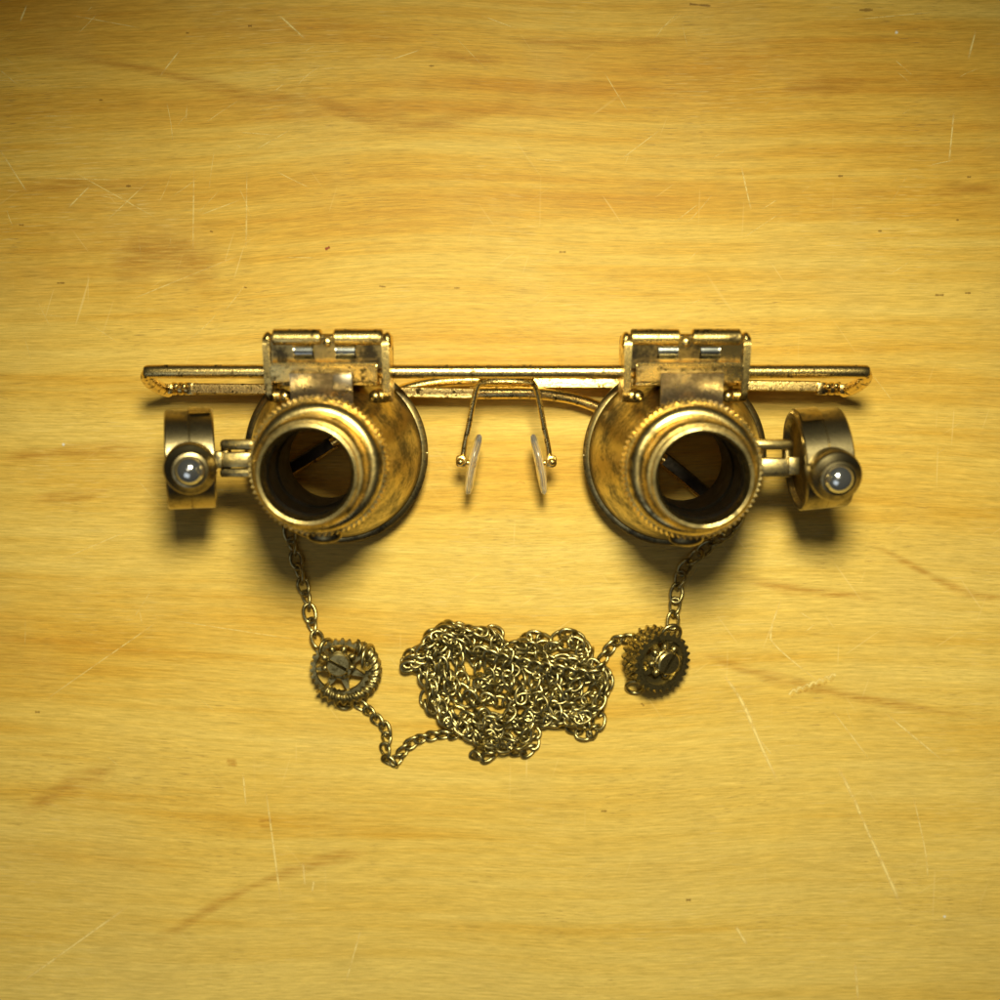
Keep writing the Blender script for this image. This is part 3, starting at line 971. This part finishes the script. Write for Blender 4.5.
# ------------------------------------------------------------------ gear charms
def gear_profile(bm, M, r0, r1, ri, z0, z1, teeth, lean=0.0):
    """annulus with square teeth"""
    pts = []
    n = teeth * 4
    for i in range(n):
        a = 2 * PI * i / n
        r = r1 if (i % 4) in (1, 2) else r0
        pts.append((a, r))
    def ring(z, inner, off):
        return [bm.verts.new(M @ Vector(((ri if inner else r) * math.cos(a + off), (ri if inner else r) * math.sin(a + off), z))) for a, r in pts]
    ob, ot, it, ib = ring(z0, False, 0), ring(z1, False, lean), ring(z1, True, lean), ring(z0, True, 0)
    for A, B in ((ob, ot), (ot, it), (it, ib), (ib, ob)):
        for i in range(n): bm.faces.new((A[i], A[(i + 1) % n], B[(i + 1) % n], B[i]))

def charm(name, loc_px, z, tiltM, label, rope, shaft):
    c = P(loc_px[0], loc_px[1], z)
    root = Vector((c.x, c.y, 0))
    t = thing(name, root, label, 'charm', 'gear charms on the chain')
    M = Matrix.Translation(c) @ tiltM.to_4x4()
    bm = bmesh.new()
    if rope: gear_profile(bm, M, 5.35, 5.85, 4.75, -0.2, 0.8, 26)
    else: gear_profile(bm, M, 5.4, 6.0, 4.5, 0.0, 1.0, 26)
    for k in range(7):                       # tapered spokes
        Rm = M @ Matrix.Rotation(2 * PI * k / 7 + 0.3, 4, 'Z')
        vs = [bm.verts.new(Rm @ Vector(q)) for q in ((1.4, -1.05, -0.7), (4.9, -0.22, -0.4), (4.9, 0.22, -0.4), (1.4, 1.05, -0.7), (1.4, -0.95, 0.1), (4.9, -0.2, 0.2), (4.9, 0.2, 0.2), (1.4, 0.95, 0.1))]
        for f in ((0, 1, 2, 3), (4, 5, 6, 7), (0, 1, 5, 4), (1, 2, 6, 5), (2, 3, 7, 6), (3, 0, 4, 7)): bm.faces.new([vs[i] for i in f])
    add_lathe(bm, [(0, -0.4), (2.6, -0.4), (2.5, 0.3), (2.0, 0.95), (0, 0.95)], M, 24)
    obj('toothed_wheel', bm, DKBRONZE, t, root, 30)
    # second wheel: twisted rope edge, or a pair of stacked cogs
    bm = bmesh.new()
    if rope:
        M2 = M @ Matrix.Translation((0.75, -0.95, 0.45)) @ Matrix.Rotation(0.10, 4, 'X') @ Matrix.Rotation(0.10, 4, 'Y')
        add_torus(bm, M2 @ Matrix.Rotation(-2.75, 4, 'Z'), 5.45, 1.22, 160, 14, arc=3.75, twist=lambda a, b: 1.0 + 0.30 * math.cos(27 * a + 2 * b))
        obj('rope_edged_wheel', bm, DKBRONZE, t, root, 60)
    else:
        for dz in (-1.5, -3.0, -4.5):
            gear_profile(bm, M @ Matrix.Translation((0, 0, dz)), 5.0, 5.85, 3.6, 0.0, 0.95, 22, 0.03)
        add_lathe(bm, [(3.7, -4.8), (5.0, -4.8), (5.0, 0.2), (3.7, 0.2)], M, 48, closed=True)
        obj('cogged_drum', bm, DKBRONZE, t, root, 30)
    # pinion of rounded pegs
    bm = bmesh.new()
    mp = M @ Matrix.Translation((shaft[0], shaft[1], 0.9))
    for k in range(8):
        Rm = mp @ Matrix.Rotation(2 * PI * k / 8 + 0.2, 4, 'Z')
        p = Rm @ Vector((2.75, 0, 0.35))
        add_ball(bm, p, 0.66, 1.25, 1, 1, (tiltM @ Matrix.Rotation(2 * PI * k / 8 + 0.2, 3, 'Z')), 14)
    add_lathe(bm, [(0, 0), (2.2, 0), (2.3, 0.6), (1.9, 1.0), (0, 1.0)], mp, 28)
    obj('pinion', bm, DKBRONZE, t, root, 50)
    # slotted screw
    bm = bmesh.new()
    ms = M @ Matrix.Translation((shaft[0], shaft[1], 1.9)) @ Matrix.Rotation(shaft[2], 4, 'Z')
    for sgn in (1, -1):
        n = 16; r = 2.3; g = 0.3
        a0 = math.asin(g / r)
        arc = [(r * math.cos(a0 + (PI - 2 * a0) * i / n), sgn * r * math.sin(a0 + (PI - 2 * a0) * i / n)) for i in range(n + 1)]
        lo = [bm.verts.new(ms @ Vector((x, y, 0.25))) for x, y in arc]
        m1 = [bm.verts.new(ms @ Vector((x, y, 0.85))) for x, y in arc]
        hi = [bm.verts.new(ms @ Vector((x * 0.86, sgn * (g + (abs(y) - g) * 0.86), 1.12))) for x, y in arc]
        for A, B in ((lo, m1), (m1, hi)):
            for i in range(n): bm.faces.new((A[i], A[i + 1], B[i + 1], B[i]))
            bm.faces.new((A[n], A[0], B[0], B[n]))
        bm.faces.new(hi)
    add_lathe(bm, [(0, -0.8), (1.6, -0.8), (2.15, -0.1), (2.15, 0.28), (1.9, 0.28), (1.9, -0.2), (0, -0.2)], ms, 32)
    obj('slotted_screw', bm, DKBRONZE, t, root, 35)
    return t, root, M

def ring_part(t, root, c, R, r, rot):
    bm = bmesh.new()
    add_torus(bm, Matrix.Translation(c) @ rot.to_4x4(), R, r, 32, 10)
    obj('jump_ring', bm, BRONZE, t, root, 60)

def eul(x, y, z): return Matrix.Rotation(z, 3, 'Z') @ Matrix.Rotation(y, 3, 'Y') @ Matrix.Rotation(x, 3, 'X')

t, root, M = charm('gear_charm', (341, 667), 3.6, eul(0.16, 0.05, 0.2),
                   'round bronze gear charm with a twisted rope edge, below the left loupe', True, (-0.1, 1.5, -0.75))
ring_part(t, root, P(368, 657, 5.4), 2.25, 0.42, eul(1.2, 0.0, 1.45))
ring_part(t, root, P(326, 648, 4.4), 1.7, 0.40, eul(0.5, 0.9, 0.4))
ring_part(t, root, P(344, 703, 1.3), 1.55, 0.40, eul(0.5, -0.3, 0.4))
t, root, M = charm('gear_charm', (660, 661), 6.2, eul(0.10, 0.40, -0.1),
                   'thick bronze gear charm with rows of side cogs, beneath the right loupe', False, (0.3, 0.5, 1.15))
ring_part(t, root, P(671, 634, 6.6), 1.9, 0.40, eul(0.45, 0.2, 0.2))
ring_part(t, root, P(639, 672, 4.8), 2.2, 0.40, eul(1.0, 0.2, 0.15))
ring_part(t, root, P(635, 687, 1.6), 1.7, 0.36, eul(0.6, 0.2, -0.5))
